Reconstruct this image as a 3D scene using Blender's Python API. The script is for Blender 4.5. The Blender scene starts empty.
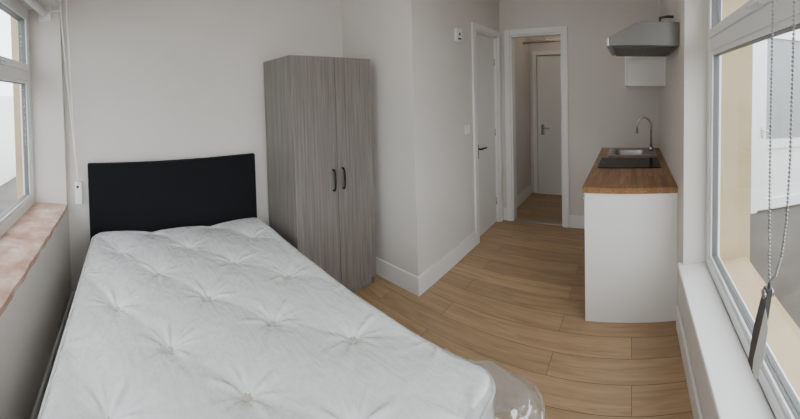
import bpy, bmesh, math, random
from mathutils import Matrix, Vector, noise
random.seed(4)
SC=bpy.context.scene
# ------------------------------------------------ measured layout (metres)
xW,yS,xB,yA,yN,xE=-2.2587,-.4881,-1.4541,1.7809,3.3318,.2952
CEIL=2.62
H=1.534

# ------------------------------------------------ materials
def mat(name,col,rough=.6,metal=0,coat=0,spec=.5,coatr=.1):
    m=bpy.data.materials.new(name);m.use_nodes=True
    b=m.node_tree.nodes['Principled BSDF']
    b.inputs['Base Color'].default_value=(*col,1);b.inputs['Roughness'].default_value=rough
    b.inputs['Metallic'].default_value=metal
    b.inputs['Coat Weight'].default_value=coat;b.inputs['Coat Roughness'].default_value=coatr
    b.inputs['Specular IOR Level'].default_value=spec
    return m
def N(m,t,**kw):
    n=m.node_tree.nodes.new(t)
    for k,v in kw.items():setattr(n,k,v)
    return n
def L(m,a,b):m.node_tree.links.new(a,b)
def bsdf(m):return m.node_tree.nodes['Principled BSDF']
def mapping(m,scale=(1,1,1),rot=(0,0,0),loc=(0,0,0)):
    tc=N(m,'ShaderNodeTexCoord');mp=N(m,'ShaderNodeMapping')
    mp.inputs['Scale'].default_value=scale;mp.inputs['Rotation'].default_value=rot;mp.inputs['Location'].default_value=loc
    L(m,tc.outputs['Object'],mp.inputs['Vector']);return mp
def ramp(m,stops):
    r=N(m,'ShaderNodeValToRGB');cr=r.color_ramp
    while len(cr.elements)>1:cr.elements.remove(cr.elements[-1])
    cr.elements[0].position=stops[0][0];cr.elements[0].color=(*stops[0][1],1)
    for p,c in stops[1:]:
        e=cr.elements.new(p);e.color=(*c,1)
    return r
def noisecol(m,stops,scale=5,detail=6,mp=None,rough=.6):
    mp=mp or mapping(m)
    n=N(m,'ShaderNodeTexNoise');n.inputs['Scale'].default_value=scale;n.inputs['Detail'].default_value=detail;n.inputs['Roughness'].default_value=rough
    L(m,mp.outputs[0],n.inputs['Vector']);r=ramp(m,stops);L(m,n.outputs['Fac'],r.inputs['Fac'])
    L(m,r.outputs[0],bsdf(m).inputs['Base Color']);return n,r
def bump(m,height,strength=.2,dist=.01,to='Normal'):
    b=N(m,'ShaderNodeBump');b.inputs['Strength'].default_value=strength;b.inputs['Distance'].default_value=dist
    L(m,height,b.inputs['Height']);L(m,b.outputs[0],bsdf(m).inputs[to]);return b

M_wall=mat('painted_wall',(.66,.63,.60),.75,spec=.25)
n,_=noisecol(M_wall,[(.3,(.70,.66,.62)),(.7,(.74,.70,.66))],1.3,4)
n2=N(M_wall,'ShaderNodeTexNoise');n2.inputs['Scale'].default_value=60;bump(M_wall,n2.outputs['Fac'],.08,.002)
M_ceil=mat('ceiling_paint',(.8,.8,.79),.8)
M_trim=mat('white_gloss_trim',(.85,.84,.82),.35)
M_door=mat('white_door_paint',(.81,.79,.77),.4)
M_upvc=mat('white_upvc',(.82,.83,.84),.25)
M_black=mat('black_metal',(.02,.02,.02),.35,.6)
M_chrome=mat('brushed_chrome',(.62,.62,.62),.22,1)
M_steel=mat('stainless_steel',(.42,.42,.41),.3,1)
M_hoodst=mat('hood_brushed_steel',(.23,.22,.21),.38,1)
M_steeld=mat('hood_filter_grey',(.10,.10,.10),.5,.5)
M_hob=mat('black_glass',(.006,.006,.007),.18,0,spec=.12)
M_hobring=mat('hob_marking',(.15,.15,.15),.3)
M_panel=mat('white_cabinet_panel',(.90,.88,.85),.4)
M_plast=mat('white_plastic',(.84,.84,.82),.35)
M_cord=mat('white_blind_cord',(.95,.95,.94),.4)
M_cleat=mat('grey_plastic',(.06,.06,.065),.4)
M_paper=mat('paper_tag',(.75,.74,.70),.8)
M_head=mat('black_headboard_fabric',(.008,.008,.010),.85,spec=.2)
nb=N(M_head,'ShaderNodeTexNoise');nb.inputs['Scale'].default_value=400;bump(M_head,nb.outputs['Fac'],.4,.002)
M_base=mat('divan_fabric',(.45,.45,.46),.9)
M_rubber=mat('dark_gasket',(.16,.16,.16),.6)
# floor: oak laminate, boards along X
M_floor=mat('oak_laminate',(.5,.35,.2),.30,spec=.45)
mp=mapping(M_floor)
br=N(M_floor,'ShaderNodeTexBrick');br.offset=.37;br.offset_frequency=2
br.inputs['Scale'].default_value=1;br.inputs['Brick Width'].default_value=1.2;br.inputs['Row Height'].default_value=.155
br.inputs['Mortar Size'].default_value=.0016;br.inputs['Mortar Smooth'].default_value=.2;br.inputs['Bias'].default_value=0
br.inputs['Color1'].default_value=(0,0,0,1);br.inputs['Color2'].default_value=(1,1,1,1);br.inputs['Mortar'].default_value=(.5,.5,.5,1)
L(M_floor,mp.outputs[0],br.inputs['Vector'])
mp2=mapping(M_floor,(1.0,14,1));
addv=N(M_floor,'ShaderNodeVectorMath',operation='MULTIPLY_ADD');addv.inputs[1].default_value=(7,13,5)
L(M_floor,br.outputs['Color'],addv.inputs[0]);L(M_floor,mp2.outputs[0],addv.inputs[2])
ng=N(M_floor,'ShaderNodeTexNoise');ng.inputs['Scale'].default_value=2.8;ng.inputs['Detail'].default_value=9;ng.inputs['Roughness'].default_value=.66;ng.inputs['Distortion'].default_value=.7
L(M_floor,addv.outputs[0],ng.inputs['Vector'])
rg=ramp(M_floor,[(.25,(.27,.165,.086)),(.42,(.40,.258,.143)),(.58,(.475,.315,.182)),(.8,(.54,.37,.225))]);L(M_floor,ng.outputs['Fac'],rg.inputs['Fac'])
hs=N(M_floor,'ShaderNodeHueSaturation');L(M_floor,rg.outputs[0],hs.inputs['Color'])
mr=N(M_floor,'ShaderNodeMapRange');mr.inputs[3].default_value=.86;mr.inputs[4].default_value=1.12;L(M_floor,br.outputs['Color'],mr.inputs[0]);L(M_floor,mr.outputs[0],hs.inputs['Value'])
mx=N(M_floor,'ShaderNodeMix',data_type='RGBA');mx.inputs[7].default_value=(.12,.07,.038,1)
L(M_floor,br.outputs['Fac'],mx.inputs[0]);L(M_floor,hs.outputs[0],mx.inputs[6]);L(M_floor,mx.outputs[2],bsdf(M_floor).inputs['Base Color'])
bump(M_floor,ng.outputs['Fac'],.08,.002)
# worktop: oak block staves along Y
M_work=mat('oak_block_worktop',(.35,.18,.08),.35,coat=.1)
mp=mapping(M_work,rot=(0,0,math.pi/2))
br=N(M_work,'ShaderNodeTexBrick');br.offset=.43
br.inputs['Scale'].default_value=1;br.inputs['Brick Width'].default_value=.32;br.inputs['Row Height'].default_value=.04
br.inputs['Mortar Size'].default_value=.0006
br.inputs['Color1'].default_value=(.27,.125,.048,1);br.inputs['Color2'].default_value=(.47,.25,.11,1);br.inputs['Mortar'].default_value=(.18,.09,.04,1)
L(M_work,mp.outputs[0],br.inputs['Vector'])
ng=N(M_work,'ShaderNodeTexNoise');ng.inputs['Scale'].default_value=6;ng.inputs['Detail'].default_value=8
mp2=mapping(M_work,(14,1,14));L(M_work,mp2.outputs[0],ng.inputs['Vector'])
rg=ramp(M_work,[(.3,(.6,.6,.6)),(.7,(1.1,1.1,1.1))]);L(M_work,ng.outputs['Fac'],rg.inputs['Fac'])
mx=N(M_work,'ShaderNodeMix',data_type='RGBA',blend_type='MULTIPLY');mx.inputs[0].default_value=1
L(M_work,br.outputs['Color'],mx.inputs[6]);L(M_work,rg.outputs[0],mx.inputs[7]);L(M_work,mx.outputs[2],bsdf(M_work).inputs['Base Color'])
# wardrobe grey woodgrain (vertical)
M_ward=mat('grey_woodgrain',(.3,.27,.25),.5)
mp=mapping(M_ward,(32,32,.7));n,_=noisecol(M_ward,[(.28,(.125,.105,.093)),(.43,(.185,.160,.146)),(.58,(.235,.207,.190)),(.76,(.31,.28,.26))],2.4,8,mp,.64)
n.inputs['Distortion'].default_value=.4
bump(M_ward,n.outputs['Fac'],.10,.002)
# plaster sill
M_plaster=mat('bare_pink_plaster',(.5,.3,.25),.9,spec=.1)
n,_=noisecol(M_plaster,[(.3,(.38,.22,.17)),(.48,(.54,.36,.29)),(.62,(.66,.50,.43)),(.75,(.80,.72,.67))],9,10)
bump(M_plaster,n.outputs['Fac'],.7,.01)
M_render=mat('cream_render',(.72,.60,.42),.9,spec=.1)
n,_=noisecol(M_render,[(.3,(.44,.335,.20)),(.7,(.54,.42,.27))],3,8);bump(M_render,n.outputs['Fac'],.4,.01)
M_rend2=mat('pale_render',(.76,.75,.72),.9,spec=.1)
M_frost=mat('frosted_glazing',(.30,.32,.33),.3)
M_pave=mat('wet_concrete',(.2,.19,.18),.6)
noisecol(M_pave,[(.3,(.05,.043,.036)),(.7,(.12,.105,.09))],2.5,10)
# mattress fabric under plastic
M_matt=mat('mattress_fabric_in_plastic',(.72,.74,.72),.5,coat=1,coatr=.08)
mp=mapping(M_matt,(1,1,1))
v=N(M_matt,'ShaderNodeTexNoise');v.inputs['Scale'].default_value=26;v.inputs['Detail'].default_value=2;v.inputs['Distortion'].default_value=2.5;L(M_matt,mp.outputs[0],v.inputs['Vector'])
r=ramp(M_matt,[(.48,(.80,.825,.82)),(.54,(.84,.865,.86))]);L(M_matt,v.outputs['Fac'],r.inputs['Fac']);L(M_matt,r.outputs[0],bsdf(M_matt).inputs['Base Color'])
mpw=mapping(M_matt,(4,15,5),rot=(0,0,.5));w=N(M_matt,'ShaderNodeTexNoise');w.inputs['Scale'].default_value=1.3;w.inputs['Detail'].default_value=4;w.inputs['Distortion'].default_value=2.0;L(M_matt,mpw.outputs[0],w.inputs['Vector'])
bump(M_matt,w.outputs['Fac'],.8,.035,'Coat Normal')
M_tuft=mat('mattress_tuft',(.70,.66,.56),.8)
# transparent plastic
def glassmat(name,fac,rough,tint=(1,1,1),diff=0):
    m=bpy.data.materials.new(name);m.use_nodes=True;nt=m.node_tree;nt.nodes.clear()
    o=nt.nodes.new('ShaderNodeOutputMaterial');t=nt.nodes.new('ShaderNodeBsdfTransparent');t.inputs[0].default_value=(*tint,1)
    g=nt.nodes.new('ShaderNodeBsdfGlossy');g.inputs['Roughness'].default_value=rough
    x=nt.nodes.new('ShaderNodeMixShader');x.inputs[0].default_value=fac
    nt.links.new(t.outputs[0],x.inputs[1]);nt.links.new(g.outputs[0],x.inputs[2]);out=x
    if diff:
        d=nt.nodes.new('ShaderNodeBsdfDiffuse');d.inputs[0].default_value=(.8,.8,.8,1)
        y=nt.nodes.new('ShaderNodeMixShader');y.inputs[0].default_value=diff
        nt.links.new(x.outputs[0],y.inputs[1]);nt.links.new(d.outputs[0],y.inputs[2]);out=y
    nt.links.new(out.outputs[0],o.inputs[0]);return m
M_glass=glassmat('window_glass',.06,.0,(.95,.97,.97))
M_film=glassmat('clear_plastic_film',.24,.07,(.97,.975,.975),.07)

# ------------------------------------------------ mesh builder
class MB:
    def __init__(s,name):
        s.name=name;s.bm=bmesh.new();s.mats=[]
    def mi(s,m):
        if m not in s.mats:s.mats.append(m)
        return s.mats.index(m)
    def box(s,x0,x1,y0,y1,z0,z1,m,bev=0):
        a=[min(x0,x1),min(y0,y1),min(z0,z1)];b=[max(x0,x1),max(y0,y1),max(z0,z1)]
        mm=Matrix.Translation([(a[i]+b[i])/2 for i in range(3)])@Matrix.Diagonal([b[i]-a[i] for i in range(3)]+[1])
        r=bmesh.ops.create_cube(s.bm,size=1,matrix=mm)
        fs={f for v in r['verts'] for f in v.link_faces}
        i=s.mi(m)
        for f in fs:f.material_index=i
        if bev:
            es=list({e for f in fs for e in f.edges})
            rr=bmesh.ops.bevel(s.bm,geom=es,offset=bev,segments=2,profile=.6,affect='EDGES')
            for f in rr['faces']:f.material_index=i
    def poly(s,pts,axis,a0,a1,m):
        def P(p,a):
            return {'x':(a,p[0],p[1]),'y':(p[0],a,p[1]),'z':(p[0],p[1],a)}[axis]
        v0=[s.bm.verts.new(P(p,a0)) for p in pts];v1=[s.bm.verts.new(P(p,a1)) for p in pts]
        fs=[s.bm.faces.new(v0),s.bm.faces.new(v1[::-1])]
        k=len(pts)
        for j in range(k):fs.append(s.bm.faces.new([v0[j],v1[j],v1[(j+1)%k],v0[(j+1)%k]]))
        for f in fs:f.material_index=s.mi(m)
        bmesh.ops.recalc_face_normals(s.bm,faces=fs)
    def tube(s,pts,r,m,seg=10,smooth=True,caps=True):
        pts=[Vector(p) for p in pts];rings=[];prev=None;fs=[]
        for i,p in enumerate(pts):
            t=(pts[min(i+1,len(pts)-1)]-pts[max(i-1,0)]).normalized()
            if prev is None:
                up=Vector((0,0,1)) if abs(t.z)<.9 else Vector((1,0,0));u=t.cross(up).normalized()
            else:
                u=(prev-t*prev.dot(t)).normalized()
            prev=u;w=t.cross(u)
            rr=r[i] if isinstance(r,(list,tuple)) else r
            rings.append([s.bm.verts.new(p+u*rr*math.cos(2*math.pi*k/seg)+w*rr*math.sin(2*math.pi*k/seg)) for k in range(seg)])
        for a,b in zip(rings,rings[1:]):
            for k in range(seg):fs.append(s.bm.faces.new([a[k],a[(k+1)%seg],b[(k+1)%seg],b[k]]))
        for f in fs:f.smooth=smooth
        if caps:
            fs.append(s.bm.faces.new(rings[0]));fs.append(s.bm.faces.new(rings[-1][::-1]))
        for f in fs:f.material_index=s.mi(m)
        bmesh.ops.recalc_face_normals(s.bm,faces=fs)
    def ball(s,c,r,m,sub=1,sc=(1,1,1)):
        q=bmesh.ops.create_icosphere(s.bm,subdivisions=sub,radius=r,matrix=Matrix.Translation(c)@Matrix.Diagonal((*sc,1)))
        for v in q['verts']:
            for f in v.link_faces:f.material_index=s.mi(m);f.smooth=True
    def done(s,parent=None,bevel=0):
        me=bpy.data.meshes.new(s.name);s.bm.to_mesh(me);s.bm.free()
        for m in s.mats:me.materials.append(m)
        o=bpy.data.objects.new(s.name,me);SC.collection.objects.link(o)
        if parent:o.parent=parent
        if bevel:
            b=o.modifiers.new('bevel','BEVEL');b.width=bevel;b.segments=2;b.limit_method='ANGLE'
        return o
def empty(name):
    e=bpy.data.objects.new(name,None);SC.collection.objects.link(e);e.empty_display_size=.1;return e
def simple(name,*boxes,bevel=0,parent=None):
    b=MB(name)
    for q in boxes:b.box(*q)
    return b.done(parent,bevel)

# ------------------------------------------------ room shell
OX=.62; OY=-.86   # outer faces of window walls
LS_x0,LS_x1,LS_z=-2.2127,-.25,.8069   # left (south) window opening
RW_y0,RW_y1,RW_z=-.30,1.756,.5062     # right (east) window opening
WT=2.25
simple('floor',(xW-.1,xE+.3,OY+.05,4.45,-.08,0,M_floor))
simple('ceiling',(xW-.1,OX,OY,4.45,CEIL,CEIL+.1,M_ceil))
simple('wall_west',(xW-.1,xW,OY,yA+.1,0,CEIL,M_wall))
simple('wall_south',(xW,OX,OY,yS,0,LS_z-.03,M_wall),(xW,OX,OY,yS,WT,CEIL,M_wall),
       (xW,LS_x0,OY,yS,LS_z-.03,WT,M_wall),(LS_x1,OX,OY,yS,LS_z-.03,WT,M_wall),
       (LS_x0,LS_x0+.013,OY,-.793,LS_z-.02,WT,M_render))
simple('wall_east',(xE,OX,yS,yN+.1,0,RW_z-.03,M_wall),(xE,OX,yS,yN+.1,WT,CEIL,M_wall),
       (xE,OX,yS,RW_y0,RW_z-.03,WT,M_wall),(xE,OX,RW_y1,yN+.1,RW_z-.03,WT,M_wall),
       (.497,OX+.075,RW_y1-.013,RW_y1,RW_z-.03,WT,M_render),(OX,OX+.075,RW_y1,yN+.1,-.15,CEIL,M_render))
simple('wall_alcove',(xW,xB,yA,yA+.1,0,CEIL,M_wall))
bd0,bd1,bdz=2.72,3.262,2.135
simple('wall_partition',(xB-.1,xB,yA+.1,bd0,0,CEIL,M_wall),(xB-.1,xB,bd1,yN+.1,0,CEIL,M_wall),(xB-.1,xB,bd0,bd1,bdz,CEIL,M_wall))
o0,o1,oz=-1.33,-.73,2.155
simple('wall_north',(xB,o0,yN,yN+.1,0,CEIL,M_wall),(o1,xE,yN,yN+.1,0,CEIL,M_wall),(o0,o1,yN,yN+.1,oz,CEIL,M_wall))
# corridor
cL,cR,cF=-1.43,-.58,4.35
simple('wall_corridor_left',(cL-.1,cL,yN+.1,cF+.1,0,CEIL,M_wall))
simple('wall_corridor_right',(cR,cR+.1,yN+.1,cF+.1,0,CEIL,M_wall))
simple('wall_corridor_end',(cL,cR,cF,cF+.1,0,CEIL,M_wall))

# baseboards
bh,bt=.145,.016
def base(name,*bx):
    b=MB(name)
    for q in bx:b.box(*q,0,bh,M_trim)
    return b.done(bevel=.005)
base('baseboard_alcove',(xW+.001,xB+bt,yA-bt,yA))
base('baseboard_partition',(xB,xB+bt,yA,2.655),(xB,xB+bt,3.325,yN))
base('baseboard_west',(xW,xW+bt,yS,yA-bt))
base('baseboard_south',(xW+bt,xE-bt,yS,yS+bt))
base('baseboard_east',(xE-bt,xE,yS,1.93))
base('baseboard_north',(xB+bt,-1.393,yN-bt,yN),(-.667,-.315,yN-bt,yN))
base('baseboard_corridor',(cL,cL+bt,yN+.1,cF))

# door architraves (trim)
def arch_x(name,x,side,y0,y1,zt,w=.06,t=.02,depth=.1):
    b=MB(name);xa,xb=(x,x+t*side)
    b.box(xa,xb,y0-w,y0+.004,0,zt+w,M_trim);b.box(xa,xb,y1-.004,y1+w,0,zt+w,M_trim);b.box(xa,xb,y0+.004,y1-.004,zt-.004,zt+w,M_trim)
    b.box(x,x-side*depth,y0,y0+.02,0,zt,M_trim);b.box(x,x-side*depth,y1-.02,y1,0,zt,M_trim);b.box(x,x-side*depth,y0+.02,y1-.02,zt-.02,zt,M_trim)
    return b.done(bevel=.004)
def arch_y(name,y,side,x0,x1,zt,w=.06,t=.02,depth=.1):
    b=MB(name);ya,yb=(y,y+t*side)
    b.box(x0-w,x0+.004,ya,yb,0,zt+w,M_trim);b.box(x1-.004,x1+w,ya,yb,0,zt+w,M_trim);b.box(x0+.004,x1-.004,ya,yb,zt-.004,zt+w,M_trim)
    b.box(x0,x0+.02,y,y-side*depth,0,zt,M_trim);b.box(x1-.02,x1,y,y-side*depth,0,zt,M_trim);b.box(x0+.02,x1-.02,y,y-side*depth,zt-.02,zt,M_trim)
    return b.done(bevel=.004)
arch_x('trim_1',xB,1,bd0,bd1,bdz)
arch_y('trim_2',yN,-1,o0,o1,oz)
arch_y('trim_3',cF,-1,-1.33,-.72,2.03,w=.055,depth=.05)
simple('trim_4',(o0+.02,o1-.02,yN+.02,yN+.07,0,.008,M_steel),bevel=.002)

def lever(b,p,axis,side,d,ma=M_black):
    x,y,z=p
    if axis=='x':
        b.box(x,x+side*.008,y-.02,y+.02,z-.075,z+.075,ma,.003)
        b.tube([(x,y,z+.03),(x+side*.045,y,z+.03),(x+side*.05,y+d*.02,z+.03),(x+side*.05,y+d*.11,z+.028)],.009,ma)
    else:
        b.box(x-.02,x+.02,y,y+side*.008,z-.075,z+.075,ma,.003)
        b.tube([(x,y,z+.03),(x,y+side*.045,z+.03),(x+d*.02,y+side*.05,z+.03),(x+d*.11,y+side*.05,z+.028)],.009,ma)
d1=empty('door_1')
simple('leaf',(xB-.075,xB-.035,bd0+.021,bd1-.021,.006,bdz-.021,M_door),bevel=.002,parent=d1)
b=MB('handle');lever(b,(xB-.035,bd0+.085,.90),'x',1,1);b.done(d1)
b=MB('hinges')
for z in (.25,1.05,1.85):b.tube([(xB-.03,bd1-.022,z-.04),(xB-.03,bd1-.022,z+.04)],.006,M_chrome)
b.done(d1)
d2=empty('door_2')
simple('leaf',(-1.309,-.741,cF-.042,cF-.004,.006,2.009,M_door),bevel=.002,parent=d2)
b=MB('handle');lever(b,(-1.235,cF-.042,.95),'y',-1,1,M_chrome);b.done(d2)

# corridor pipes
b=MB('heating_pipes')
for k,z in enumerate((2.17,2.205)):
    b.tube([(cL+.0,4.05+.05*k,z),(-1.0,4.05+.05*k,z),(cR,4.05+.05*k,z)],.011,M_plast if k else M_steel,8)
b.tube([(-1.12,4.05,2.17),(-1.12,4.05,CEIL)],.011,M_plast,8)
b.done()

# ------------------------------------------------ windows
def window(name,axis,pos,out,a0,a1,z0,z1,transom,mulls=(),sash=True):
    e=empty(name);D=.07
    def bx(b,u0,u1,w0,w1,za,zb,m,bev=0):
        p0,p1=pos+out*w0,pos+out*w1
        if axis=='y':b.box(u0,u1,p0,p1,za,zb,m,bev)
        else:b.box(p0,p1,u0,u1,za,zb,m,bev)
    F=.055
    b=MB('frame')
    bx(b,a0,a0+F,0,D,z0,z1,M_upvc,.004);bx(b,a1-F,a1,0,D,z0,z1,M_upvc,.004)
    bx(b,a0+F,a1-F,0,D,z0,z0+F,M_upvc,.004);bx(b,a0+F,a1-F,0,D,z1-F,z1,M_upvc,.004)
    bx(b,a0+F,a1-F,0,D,transom-.035,transom+.035,M_upvc,.004)
    for mu in mulls:
        bx(b,mu-.033,mu+.033,0,D,z0+F,transom-.035,M_upvc,.004)
        bx(b,mu-.033,mu+.033,0,D,transom+.035,z1-F,M_upvc,.004)
    b.done(e)
    xs=[a0+F]+[t for mu in mulls for t in (mu-.033,mu+.033)]+[a1-F]
    g=MB('glazing');sb=MB('sashes');gk=MB('gaskets')
    for i in range(0,len(xs),2):
        for (za,zb,up) in ((z0+F,transom-.035,0),(transom+.035,z1-F,1)):
            S=.045 if up else .022
            w0,w1=(-.012,.05) if up else (.008,.05)
            u0,u1=xs[i],xs[i+1]
            bx(sb,u0,u0+S,w0,w1,za,zb,M_upvc,.003);bx(sb,u1-S,u1,w0,w1,za,zb,M_upvc,.003)
            bx(sb,u0+S,u1-S,w0,w1,za,za+S,M_upvc,.003);bx(sb,u0+S,u1-S,w0,w1,zb-S,zb,M_upvc,.003)
            q=.003
            bx(gk,u0+S,u0+S+q,w0+.010,w1,za+S,zb-S,M_rubber);bx(gk,u1-S-q,u1-S,w0+.010,w1,za+S,zb-S,M_rubber)
            bx(gk,u0+S+q,u1-S-q,w0+.010,w1,za+S,za+S+q,M_rubber);bx(gk,u0+S+q,u1-S-q,w0+.010,w1,zb-S-q,zb-S,M_rubber)
            bx(g,u0+S+q,u1-S-q,.028,.032,za+S+q,zb-S-q,M_glass)
            if up:
                c=(u0+u1)/2
                bx(sb,c-.015,c+.015,-.022,-.012,za+.006,za+.034,M_upvc,.003);bx(sb,c-.012,c+.09,-.036,-.022,za+.012,za+.028,M_upvc,.003)
    g.done(e);sb.done(e);gk.done(e);return e
window('window_1','y',-.722,-1,LS_x0,LS_x1,LS_z,WT,1.745,mulls=(-1.25,))
window('window_2','x',.426,1,RW_y0,RW_y1,RW_z,WT,1.78,mulls=(.22,))
# sills
b=MB('window_sill')
nseg=90;x0,x1=LS_x0,LS_x1
rows=6
grid=[]
for i in range(nseg+1):
    x=x0+(x1-x0)*i/nseg;col=[]
    yf=yS+.006+.004*noise.noise((x*9,0,0))+.004*noise.noise((x*31,3,0))
    for j in range(rows+1):
        y=-.722+(yf+.722)*j/rows
        z=LS_z-.002+(.004*noise.noise((x*14,y*14,2)))*(0 if j==0 else 1)-(.006 if j==rows else 0)
        col.append(b.bm.verts.new((x,y,z)))
    col.append(b.bm.verts.new((x,yf-.002,LS_z-.040+.010*noise.noise((x*17,8,0)))))
    col.append(b.bm.verts.new((x,-.722,LS_z-.028)))
    grid.append(col)
k=len(grid[0])
for i in range(nseg):
    for j in range(k-1):b.bm.faces.new([grid[i][j],grid[i][j+1],grid[i+1][j+1],grid[i+1][j]])
bmesh.ops.recalc_face_normals(b.bm,faces=b.bm.faces[:]);b.mi(M_plaster);b.done()
simple('window_board',(xE-.03,.426,RW_y0-.0,RW_y1,RW_z-.028,RW_z,M_trim),(xE-.03,xE,RW_y1,RW_y1+.03,RW_z-.028,RW_z,M_trim),bevel=.005)
simple('external_sill',(.497,OX+.05,RW_y0,RW_y1-.014,RW_z-.03,RW_z+.01,M_render),bevel=.003)

# blinds (rolled up) with chains
def chain(b,pts,m,step=.0085,r=.0026,core=.0008):
    b.tube(pts,core,m,6)
    acc=0
    for p,q in zip(pts,pts[1:]):
        p,q=Vector(p),Vector(q);L_=(q-p).length;t=step-acc
        while t<L_:
            b.ball(p.lerp(q,t/L_),r,m,1);t+=step
        acc=L_-(t-step)
rb=empty('roller_blind')
b=MB('rolled_fabric');b.tube([(LS_x0+.03,-.60,2.20),(LS_x1-.03,-.60,2.20)],.025,M_plast,16);b.box(LS_x0,LS_x0+.02,-.64,-.55,2.15,2.25,M_plast);b.box(LS_x1-.02,LS_x1,-.64,-.55,2.15,2.25,M_plast)
b.tube([(LS_x0+.03,-.60,2.20),(LS_x0+.05,-.47,2.20)],.006,M_plast,8);b.done(rb)
b=MB('chain')
ptsL=[]
for i in range(20):
    t=i/19;ptsL.append((-2.17-.06*t**1.6,-.472+.006*math.sin(t*3)+.068*t**1.5,2.3-1.36*t))
ptsR=[]
for i in range(20):
    t=i/19;ptsR.append((-2.15-.08*t**3,-.425+.008*math.sin(t*3.1)+.021*t**3,2.3-1.36*t))
chain(b,ptsL+ptsR[::-1],M_cord,.013,.006,.004);b.done(rb)
b=MB('chain_tidy');b.box(xW,xW+.03,-.43,-.380,.80,.960,M_cord,.004);b.tube([(xW+.03,-.408,.925),(xW+.035,-.408,.925)],.010,M_cleat);b.done(rb)
rb2=empty('roller_blind.001')
b=MB('rolled_fabric');b.tube([(.36,RW_y0+.03,2.20),(.36,RW_y1-.03,2.20)],.025,M_plast,16);b.box(.32,.40,RW_y0,RW_y0+.02,2.15,2.25,M_plast);b.box(.32,.40,RW_y1-.02,RW_y1,2.15,2.25,M_plast);b.done(rb2)
b=MB('chain')
pa_=[(.285,.512,2.2),(.285,.512,1.9),(.285,.513,1.6),(.285,.517,1.4),(.285,.527,1.28),(.285,.545,1.2),(.285,.57,1.145),(.285,.598,1.115)]
pb_=[(.285,.600,2.2),(.285,.602,1.9),(.285,.604,1.6),(.285,.605,1.4),(.285,.604,1.25),(.285,.602,1.16),(.285,.598,1.115)]
chain(b,pa_+pb_[::-1][1:],M_steel,.0085,.0036);b.done(rb2)
b=MB('chain_weight')
b.tube([(.285,.598,1.115),(.285,.604,1.09)],.003,M_cleat)
b.poly([(.592,1.10),(.612,1.10),(.668,.965),(.700,.855),(.668,.850),(.628,.955)],'x',.278,.290,M_cleat)
b.poly([(.580,1.03),(.596,1.06),(.655,.90),(.662,.865),(.640,.860),(.605,.93)],'x',.2745,.2755,M_paper)
b.tube([(.274,.608,1.085),(.296,.608,1.085)],.010,M_chrome,12);b.done(rb2)

# ------------------------------------------------ wardrobe
wf,wy0,wy1,wz=-1.7976,.9934,1.6831,1.802
wb=xW+.018
w=empty('wardrobe')
b=MB('carcass');t=.018
b.box(wb,wf-.02,wy0,wy0+t,0,wz,M_ward);b.box(wb,wf-.02,wy1-t,wy1,0,wz,M_ward)
b.box(wb,wf-.02,wy0+t,wy1-t,wz-t,wz,M_ward);b.box(wb,wf-.04,wy0+t,wy1-t,.08,.08+t,M_ward)
b.box(wb,wb+.006,wy0+t,wy1-t,.08,wz-t,M_ward);b.box(wf-.05,wf-.035,wy0+t,wy1-t,0,.08,M_ward)
b.done(w,bevel=.0015)
ym=(wy0+wy1)/2
b=MB('doors');b.box(wf-.018,wf,wy0+.001,ym-.002,.07,wz-.003,M_ward);b.box(wf-.018,wf,ym+.002,wy1-.001,.07,wz-.003,M_ward);b.done(w,bevel=.0015)
b=MB('handles')
for y in (ym-.042,ym+.042):
    b.tube([(wf,y,.99),(wf+.018,y,.988),(wf+.028,y,.965),(wf+.03,y,.915),(wf+.028,y,.865),(wf+.018,y,.842),(wf,y,.84)],[.008,.007,.006,.0075,.006,.007,.008],M_black,8)
b.done(w)

# ------------------------------------------------ bed
hb=empty('headboard')
b=MB('panel');b.box(xW+.020,xW+.062,-.3285,.881,.45,1.098,M_head,.010);b.done(hb)
b=MB('struts');b.box(xW+.020,xW+.038,-.10,-.04,0,.5,M_black);b.box(xW+.020,xW+.038,.58,.64,0,.5,M_black);b.done(hb)
bx0,bx1,by0,by1=xW+.08,-.4029,-.298,.885;mz=.636;mb=.36
b=MB('divan_base');b.box(bx0+.01,bx1-.02,by0+.015,by1-.015,.06,mb-.001,M_base,.012)
for x in (bx0+.1,bx1-.12):
    for y in (by0+.1,by1-.1):b.tube([(x,y,0),(x,y,.062)],.025,M_black,12)
b.done()
mt=empty('mattress')
b=MB('quilted_body')
NX,NY=300,200;rc=.07;R=.035
cx,cy_=(bx0+bx1)/2,(by0+by1)/2;hx,hy=(bx1-bx0)/2,(by1-by0)/2
LA,LB=.50,.41;ox,oy=-.90,.306
def height(x,y):
    s=(x-ox)/LA+(y-oy)/LB;tt=(x-ox)/LA-(y-oy)/LB
    pil=(abs(math.sin(math.pi*s))*abs(math.sin(math.pi*tt)))**.9
    h=.010*pil
    si,ti=round(s),round(tt)
    best=9;T=None
    for a in (si-1,si,si+1):
        for c in (ti-1,ti,ti+1):
            px=ox+(a+c)/2*LA;py=oy+(a-c)/2*LB;dd=(x-px)**2+(y-py)**2
            if dd<best:best=dd;T=(px,py,a,c)
    px,py,a_,c_=T;d=math.sqrt(best);a=math.atan2(y-py,x-px)
    h-=.020*math.exp(-best/.0009)+.013*math.exp(-best/.009)
    ph=a_*1.7+c_*2.3
    rad=max(0,math.sin(a*5+ph))**3+.6*max(0,math.sin(a*8-ph*1.3))**4
    h+=(.0062*rad-.001)*math.exp(-((d-.055)/.055)**2)
    h+=.003*noise.noise((x*4,y*4,1))+.0013*(1-2*abs(noise.noise((x*6+y*5,y*13-x*6,4))))+.0003*noise.noise((x*40,y*30,7))
    return h-.006
G=[]
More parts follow.
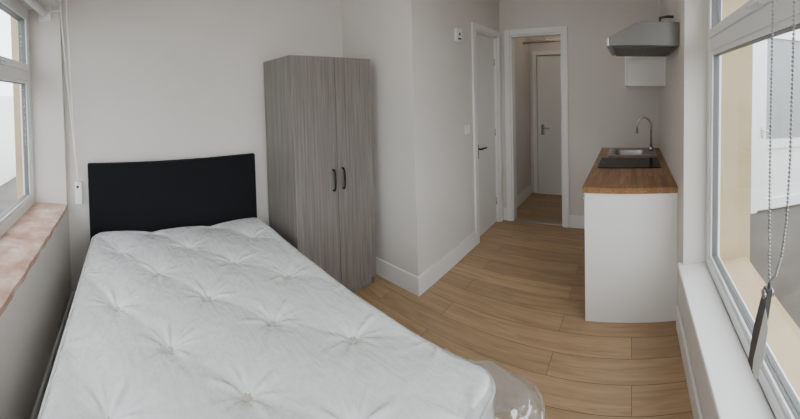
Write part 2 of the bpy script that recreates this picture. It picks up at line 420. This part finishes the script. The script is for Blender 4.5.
for i in range(NX+1):
    row=[]
    for j in range(NY+1):
        u=-hx+2*hx*i/NX;v_=-hy+2*hy*j/NY
        au=abs(u)-(hx-rc);av=abs(v_)-(hy-rc)
        if au>0 and av>0:
            L_=math.hypot(au,av);mm=max(au,av);k=mm/L_
            dist=rc-mm;u2=math.copysign(hx-rc+au*k,u);v2=math.copysign(hy-rc+av*k,v_)
        else:
            dist=min(hx-abs(u),hy-abs(v_));u2,v2=u,v_
        e=max(0,R-dist)/R;dz=-R*(1-math.sqrt(max(0,1-e*e)))
        fade=min(1,dist/.06)
        x,y=cx+u2,cy_+v2
        z=mz+dz+height(x,y)*(.25+.75*fade)
        row.append(b.bm.verts.new((x,y,z)))
    G.append(row)
for i in range(NX):
    for j in range(NY):b.bm.faces.new([G[i][j],G[i+1][j],G[i+1][j+1],G[i][j+1]])
per=[G[i][0] for i in range(NX)]+[G[NX][j] for j in range(NY)]+[G[i][NY] for i in range(NX,0,-1)]+[G[0][j] for j in range(NY,0,-1)]
prev=per
for q,(zz,outw) in enumerate([(mz-.06,.004),(mz-.10,.008),(mz-.16,.010),(mz-.21,.006),(mb+.02,0),(mb,-.012)]):
    cur=[]
    for vv in per:
        dx,dy=vv.co.x-cx,vv.co.y-cy_
        wv=.003*noise.noise((vv.co.x*14,vv.co.y*14,zz*20))
        nx=dx/hx if abs(dx)/hx>.97 else 0;ny=dy/hy if abs(dy)/hy>.97 else 0
        cur.append(b.bm.verts.new((vv.co.x+nx*(outw+wv-.006),vv.co.y+ny*(outw+wv-.006),zz)))
    m_=len(per)
    for k in range(m_):b.bm.faces.new([prev[k],prev[(k+1)%m_],cur[(k+1)%m_],cur[k]])
    prev=cur
b.bm.faces.new(prev)
bmesh.ops.recalc_face_normals(b.bm,faces=b.bm.faces[:])
for f in b.bm.faces:f.smooth=True
b.mi(M_matt);b.done(mt)
# piping
b=MB('piping')
for zz in (mz-.034,mb+.03):
    pts=[]
    for (sx,sy,a0) in ((1,1,0),(-1,1,90),(-1,-1,180),(1,-1,270)):
        for k in range(7):
            a=math.radians(a0+k*15);pts.append((cx+sx*(hx-rc)+rc*math.cos(a)*1.03,cy_+sy*(hy-rc)+rc*math.sin(a)*1.03,zz))
    pts.append(pts[0]);b.tube(pts,.0065,M_matt,8,caps=False)
b.done(mt)
b=MB('tufts')
for a in range(-14,20):
    for c in range(-14,20):
        x=ox+(a+c)/2*LA;y=oy+(a-c)/2*LB
        if bx0+.08<x<bx1-.06 and by0+.06<y<by1-.06:
            z=mz+height(x,y)+.002
            b.ball((x,y,z),.013,M_tuft,2,(1,1,.45))
            for q in range(6):
                an=q*1.05;b.tube([(x,y,z+.003),(x+.014*math.cos(an),y+.014*math.sin(an),z+.004)],.003,M_tuft,5)
b.done(mt)
# loose crumpled plastic wrapping around the foot corner
b=MB('plastic_wrap')
nu,nv=90,50;GG=[]
LF=.45;LSd=.14;arc=rc*math.pi/2;tot=LF+arc+LSd
for i in range(nu+1):
    s_=tot*i/nu;row=[]
    if s_<LF:P=Vector((bx1,by1-rc-LF+s_,0));nn=Vector((1,0,0))
    elif s_<LF+arc:
        a=(s_-LF)/rc;nn=Vector((math.cos(a),math.sin(a),0));P=Vector((bx1-rc,by1-rc,0))+nn*rc
    else:P=Vector((bx1-rc-(s_-LF-arc),by1,0));nn=Vector((0,1,0))
    c_=math.exp(-((s_-LF+.01)/(.15 if s_<LF else .085))**2)
    tn=Vector((-nn.y,nn.x,0))
    for j in range(nv+1):
        v_=j/nv
        out=(.004+.155*c_)*math.sin(min(1,v_*1.5)*math.pi/2)-.02*max(0,v_-.66)
        rg_=1-2*abs(noise.noise((s_*13,v_*3.5,2)));rg2=1-2*abs(noise.noise((s_*30,v_*9,6)))
        crs=min(1,v_*3)*(.3+.7*c_)
        p=P+nn*(out-.03*(1-min(1,v_*3))+crs*(.016*rg_-.008+.007*rg2))+tn*(.018*noise.noise((s_*9,v_*5,3))*crs)
        z=mz-.010-.035*v_-.36*max(0,v_-.45)**1.4+crs*(.018*rg_-.012+.006*rg2)
        row.append(b.bm.verts.new((p.x,p.y,z)))
    GG.append(row)
for i in range(nu):
    for j in range(nv):
        f=b.bm.faces.new([GG[i][j],GG[i+1][j],GG[i+1][j+1],GG[i][j+1]]);f.smooth=True
b.mi(M_film);b.done(mt)

# ------------------------------------------------ kitchen
cy,cx0,cz=1.9678,-.3099,.8974
kc=empty('kitchen_counter')
b=MB('carcass')
b.box(cx0+.012,xE-.001,cy+.010,cy+.028,0,cz-.038,M_panel)
b.box(cx0+.03,xE-.001,cy+.028,yN-.002,.15,cz-.16,M_panel)
b.box(cx0+.03,cx0+.05,cy+.028,yN-.002,cz-.16,cz-.039,M_panel)
b.box(cx0+.07,cx0+.086,cy+.03,yN-.002,0,.15,M_panel)
b.done(kc,bevel=.0015)
b=MB('doors')
L0=cy+.032;n=3;wd=(yN-.006-L0)/n
for i in range(n):b.box(cx0+.012,cx0+.029,L0+i*wd+.0015,L0+(i+1)*wd-.0015,.155,cz-.045,M_panel)
for i in range(n):b.tube([(cx0+.012,L0+i*wd+.06,.79),(cx0-.012,L0+i*wd+.06,.79),(cx0-.012,L0+i*wd+.18,.79),(cx0+.012,L0+i*wd+.18,.79)],.005,M_chrome,8)
b.done(kc,bevel=.0015)
sx0,sx1,sy0,sy1=-.17,.15,2.93,3.24
b=MB('worktop');z0,z1=cz-.038,cz
b.box(cx0,xE-.001,cy,sy0,z0,z1,M_work);b.box(cx0,xE-.001,sy1,yN-.001,z0,z1,M_work)
b.box(cx0,sx0,sy0,sy1,z0,z1,M_work);b.box(sx1,xE-.001,sy0,sy1,z0,z1,M_work)
b.done(kc)
ks=empty('kitchen_sink')
b=MB('basin')
def rrect(x0,x1,y0,y1,r,z,n=5):
    out=[]
    for (px,py,a0) in ((x1-r,y1-r,0),(x0+r,y1-r,90),(x0+r,y0+r,180),(x1-r,y0+r,270)):
        for k in range(n+1):
            a=math.radians(a0+90*k/n);out.append(b.bm.verts.new((px+r*math.cos(a),py+r*math.sin(a),z)))
    return out
rings=[rrect(sx0-.05,sx1+.09,sy0-.03,sy1+.035,.03,cz+.001),rrect(sx0-.045,sx1+.085,sy0-.025,sy1+.03,.03,cz+.006),
       rrect(sx0+.012,sx1-.012,sy0+.012,sy1-.012,.05,cz+.004),rrect(sx0+.016,sx1-.016,sy0+.016,sy1-.016,.05,cz-.01),
       rrect(sx0+.03,sx1-.03,sy0+.03,sy1-.03,.05,cz-.13),rrect(sx0+.12,sx1-.12,sy0+.12,sy1-.12,.03,cz-.14)]
for a,c in zip(rings,rings[1:]):
    for k in range(len(a)):
        f=b.bm.faces.new([a[k],a[(k+1)%len(a)],c[(k+1)%len(a)],c[k]]);f.smooth=True
b.bm.faces.new(rings[-1]);b.mi(M_steel);b.done(ks)
b=MB('kitchen_faucet')
fx,fy=.195,3.12
b.tube([(fx,fy,cz+.006),(fx,fy,cz+.05),(fx,fy,cz+.055)],[.024,.022,.014],M_chrome,16)
pts=[(fx,fy,cz+.05),(fx,fy,cz+.26)]
for k in range(1,13):
    a=math.pi*k/12;pts.append((fx-.07+.07*math.cos(a),fy-.01*k/12,cz+.26+.09*math.sin(a)))
pts.append((fx-.14,fy-.01,cz+.20));b.tube(pts,.012,M_chrome,12)
b.tube([(fx-.14,fy-.01,cz+.215),(fx-.14,fy-.01,cz+.19)],.015,M_chrome,12)
b.tube([(fx,fy,cz+.07),(fx+.0,fy-.05,cz+.085),(fx,fy-.10,cz+.12)],[.010,.007,.006],M_chrome,10);b.done()
b=MB('induction_hob')
b.box(-.265,.235,2.46,2.81,cz+.0005,cz+.007,M_hob,.002)
for x in (-.13,.12):
    pts=[(x+.095*math.cos(t*math.pi/16),2.635+.095*math.sin(t*math.pi/16),cz+.0072) for t in range(33)];b.tube(pts,.0010,M_hobring,4,caps=False)
b.done()
# range hood on the east wall
rh=empty('range_hood')
b=MB('body')
hx0=-.135;hy0,hy1=1.93,2.50;hz=1.80
b.poly([(hx0,hz),(xE-.001,hz),(xE-.001,hz+.15),(.07,hz+.15),(.02,hz+.135),(hx0,hz+.055)],'y',hy0,hy1,M_hoodst)
b.done(rh,bevel=.003)
simple('front_lip',(hx0-.018,hx0,hy0-.004,hy1+.004,hz-.004,hz+.052,M_steel),bevel=.004,parent=rh)
b=MB('filter');b.box(hx0+.02,xE-.03,hy0+.02,hy1-.02,hz-.008,hz-.0005,M_steeld)
for k in range(12):b.box(hx0+.03+k*.032,hx0+.036+k*.032,hy0+.03,hy1-.03,hz-.011,hz-.008,M_steeld)
b.done(rh)
b=MB('buttons')
for k in range(4):b.tube([(hx0-.018,2.1+k*.03,hz+.022),(hx0-.022,2.1+k*.03,hz+.022)],.007,M_black,10)
b.done(rh)
b=MB('cable_outlet');b.box(.17,.24,2.2,2.26,hz+.15,hz+.185,M_plast,.003);b.tube([(.20,2.23,hz+.185),(.20,2.23,hz+.24),(.25,2.23,hz+.25),(xE,2.23,hz+.25)],.010,M_cleat,8);b.done(rh)
wh=empty('wall_cabinet')
b=MB('casing');b.box(-.035,xE,2.72,yN,1.56,1.99,M_panel,.002);b.done(wh)
b=MB('cabinet_door');b.box(-.054,-.037,2.722,3.02,1.562,1.988,M_panel,.002);b.box(-.054,-.037,3.024,yN-.003,1.562,1.988,M_panel,.002);b.done(wh)

# switches / alarm on the partition
b=MB('light_switch');b.box(xB,xB+.010,2.505,2.59,1.12,1.205,M_plast,.003);b.box(xB+.010,xB+.015,2.537,2.557,1.145,1.18,M_plast,.002);b.done()
b=MB('wall_alarm_panel');b.box(xB,xB+.025,2.36,2.45,1.975,2.09,M_plast,.006);b.tube([(xB+.025,2.405,2.04),(xB+.029,2.405,2.04)],.012,M_cleat,12);b.box(xB+.025,xB+.028,2.38,2.43,1.99,2.005,M_cleat);b.done()

# ------------------------------------------------ added fill lights (room fixture is invented, out of view)
cl=empty('added_fill_lamp')
b=MB('fill_lamp_rose');b.tube([(-.7,1.0,CEIL),(-.7,1.0,CEIL-.03)],.05,M_plast,20);b.tube([(-.7,1.0,CEIL-.03),(-.7,1.0,CEIL-.16)],.004,M_plast,8);b.done(cl)
pl=bpy.data.lights.new('room_fill_light','POINT');pl.energy=6;pl.shadow_soft_size=.06;pl.color=(1,.88,.74)  # warm fill added to lift the room's daylight
po=bpy.data.objects.new('room_fill_light',pl);SC.collection.objects.link(po);po.location=(-.7,1.0,CEIL-.25);po.parent=cl
pl=bpy.data.lights.new('corridor_fill_light','POINT');pl.energy=1.3;pl.shadow_soft_size=.06;pl.color=(1,.84,.68)  # added fill to brighten the corridor, no fitting modelled
po=bpy.data.objects.new('corridor_fill_light',pl);SC.collection.objects.link(po);po.location=(-.9,3.9,2.4)

# ------------------------------------------------ outside
simple('ground',(-8,8,-8,OY+.04,-.2,-.15,M_pave),(OX,8,OY+.04,8,-.2,-.15,M_pave))
simple('exterior_wall',(OX+.08,6,3.9,4.1,-.15,2.9,M_render))
simple('garden_wall',(-7,3,-2.9,-2.7,-.15,1.75,M_rend2))
b=MB('drainpipe');b.tube([(1.42,3.85,-.15),(1.42,3.85,2.95)],.034,M_upvc,14)
for z in (.5,1.9):b.tube([(1.42,3.85,z),(1.42,3.85,z+.04)],.040,M_upvc,14);b.box(1.40,1.44,3.88,3.9,z,z+.04,M_upvc)
b.done()
ed=empty('exterior_door')
b=MB('frame');dx=1.54;Y=3.9
b.box(dx,dx+.09,Y-.05,Y-.001,-.15,2.45,M_upvc,.005);b.box(dx+1.0,dx+1.09,Y-.05,Y-.001,-.15,2.45,M_upvc,.005);b.box(dx+.09,dx+1.0,Y-.05,Y-.001,2.36,2.45,M_upvc,.005)
b.box(dx+.09,dx+.21,Y-.045,Y-.001,-.12,2.36,M_upvc,.005);b.box(dx+.88,dx+1.0,Y-.045,Y-.001,-.12,2.36,M_upvc,.005)
b.box(dx+.21,dx+.88,Y-.045,Y-.001,2.24,2.36,M_upvc);b.box(dx+.21,dx+.88,Y-.045,Y-.001,.72,.85,M_upvc);b.box(dx+.21,dx+.88,Y-.045,Y-.001,-.12,.02,M_upvc)
b.box(dx+.21,dx+.88,Y-.02,Y-.001,.02,.72,M_upvc);b.box(dx+.21,dx+.88,Y-.02,Y-.001,.85,2.24,M_frost)
b.done(ed)
b=MB('handle');lever(b,(dx+.15,Y-.045,.95),'y',-1,1,M_chrome);b.done(ed)

# ------------------------------------------------ world
w_=bpy.data.worlds.new('overcast_sky');SC.world=w_;w_.use_nodes=True
bg=w_.node_tree.nodes['Background'];bg.inputs[0].default_value=(.92,.96,1,1);bg.inputs[1].default_value=5.7

# ------------------------------------------------ panoramic phone camera
f,fv,y0,a0,ux,uy=317.8756,310.5877,100.7519,-.7272,.0010,.0386
U=Vector((ux,uy,1)).normalized();F=Vector((math.sin(a0),math.cos(a0),0));F=(F-U*F.dot(U)).normalized();Rr=F.cross(U)
cd=bpy.data.cameras.new('camera');cam=bpy.data.objects.new('camera',cd);SC.collection.objects.link(cam);SC.camera=cam
m4=Matrix((Rr,U,-F)).transposed().to_4x4();m4.translation=Vector((0,0,H));cam.matrix_world=m4
cd.clip_start=.02;cd.type='PANO'
tgt=cd.cycles if hasattr(cd,'cycles') and hasattr(cd.cycles,'panorama_type') else cd
for k,v in (('panorama_type','CENTRAL_CYLINDRICAL'),('central_cylindrical_range_u_min',-400/f),('central_cylindrical_range_u_max',400/f),
            ('central_cylindrical_range_v_min',-(419-y0)/fv),('central_cylindrical_range_v_max',y0/fv),('central_cylindrical_radius',1.0)):
    setattr(tgt,k,v)
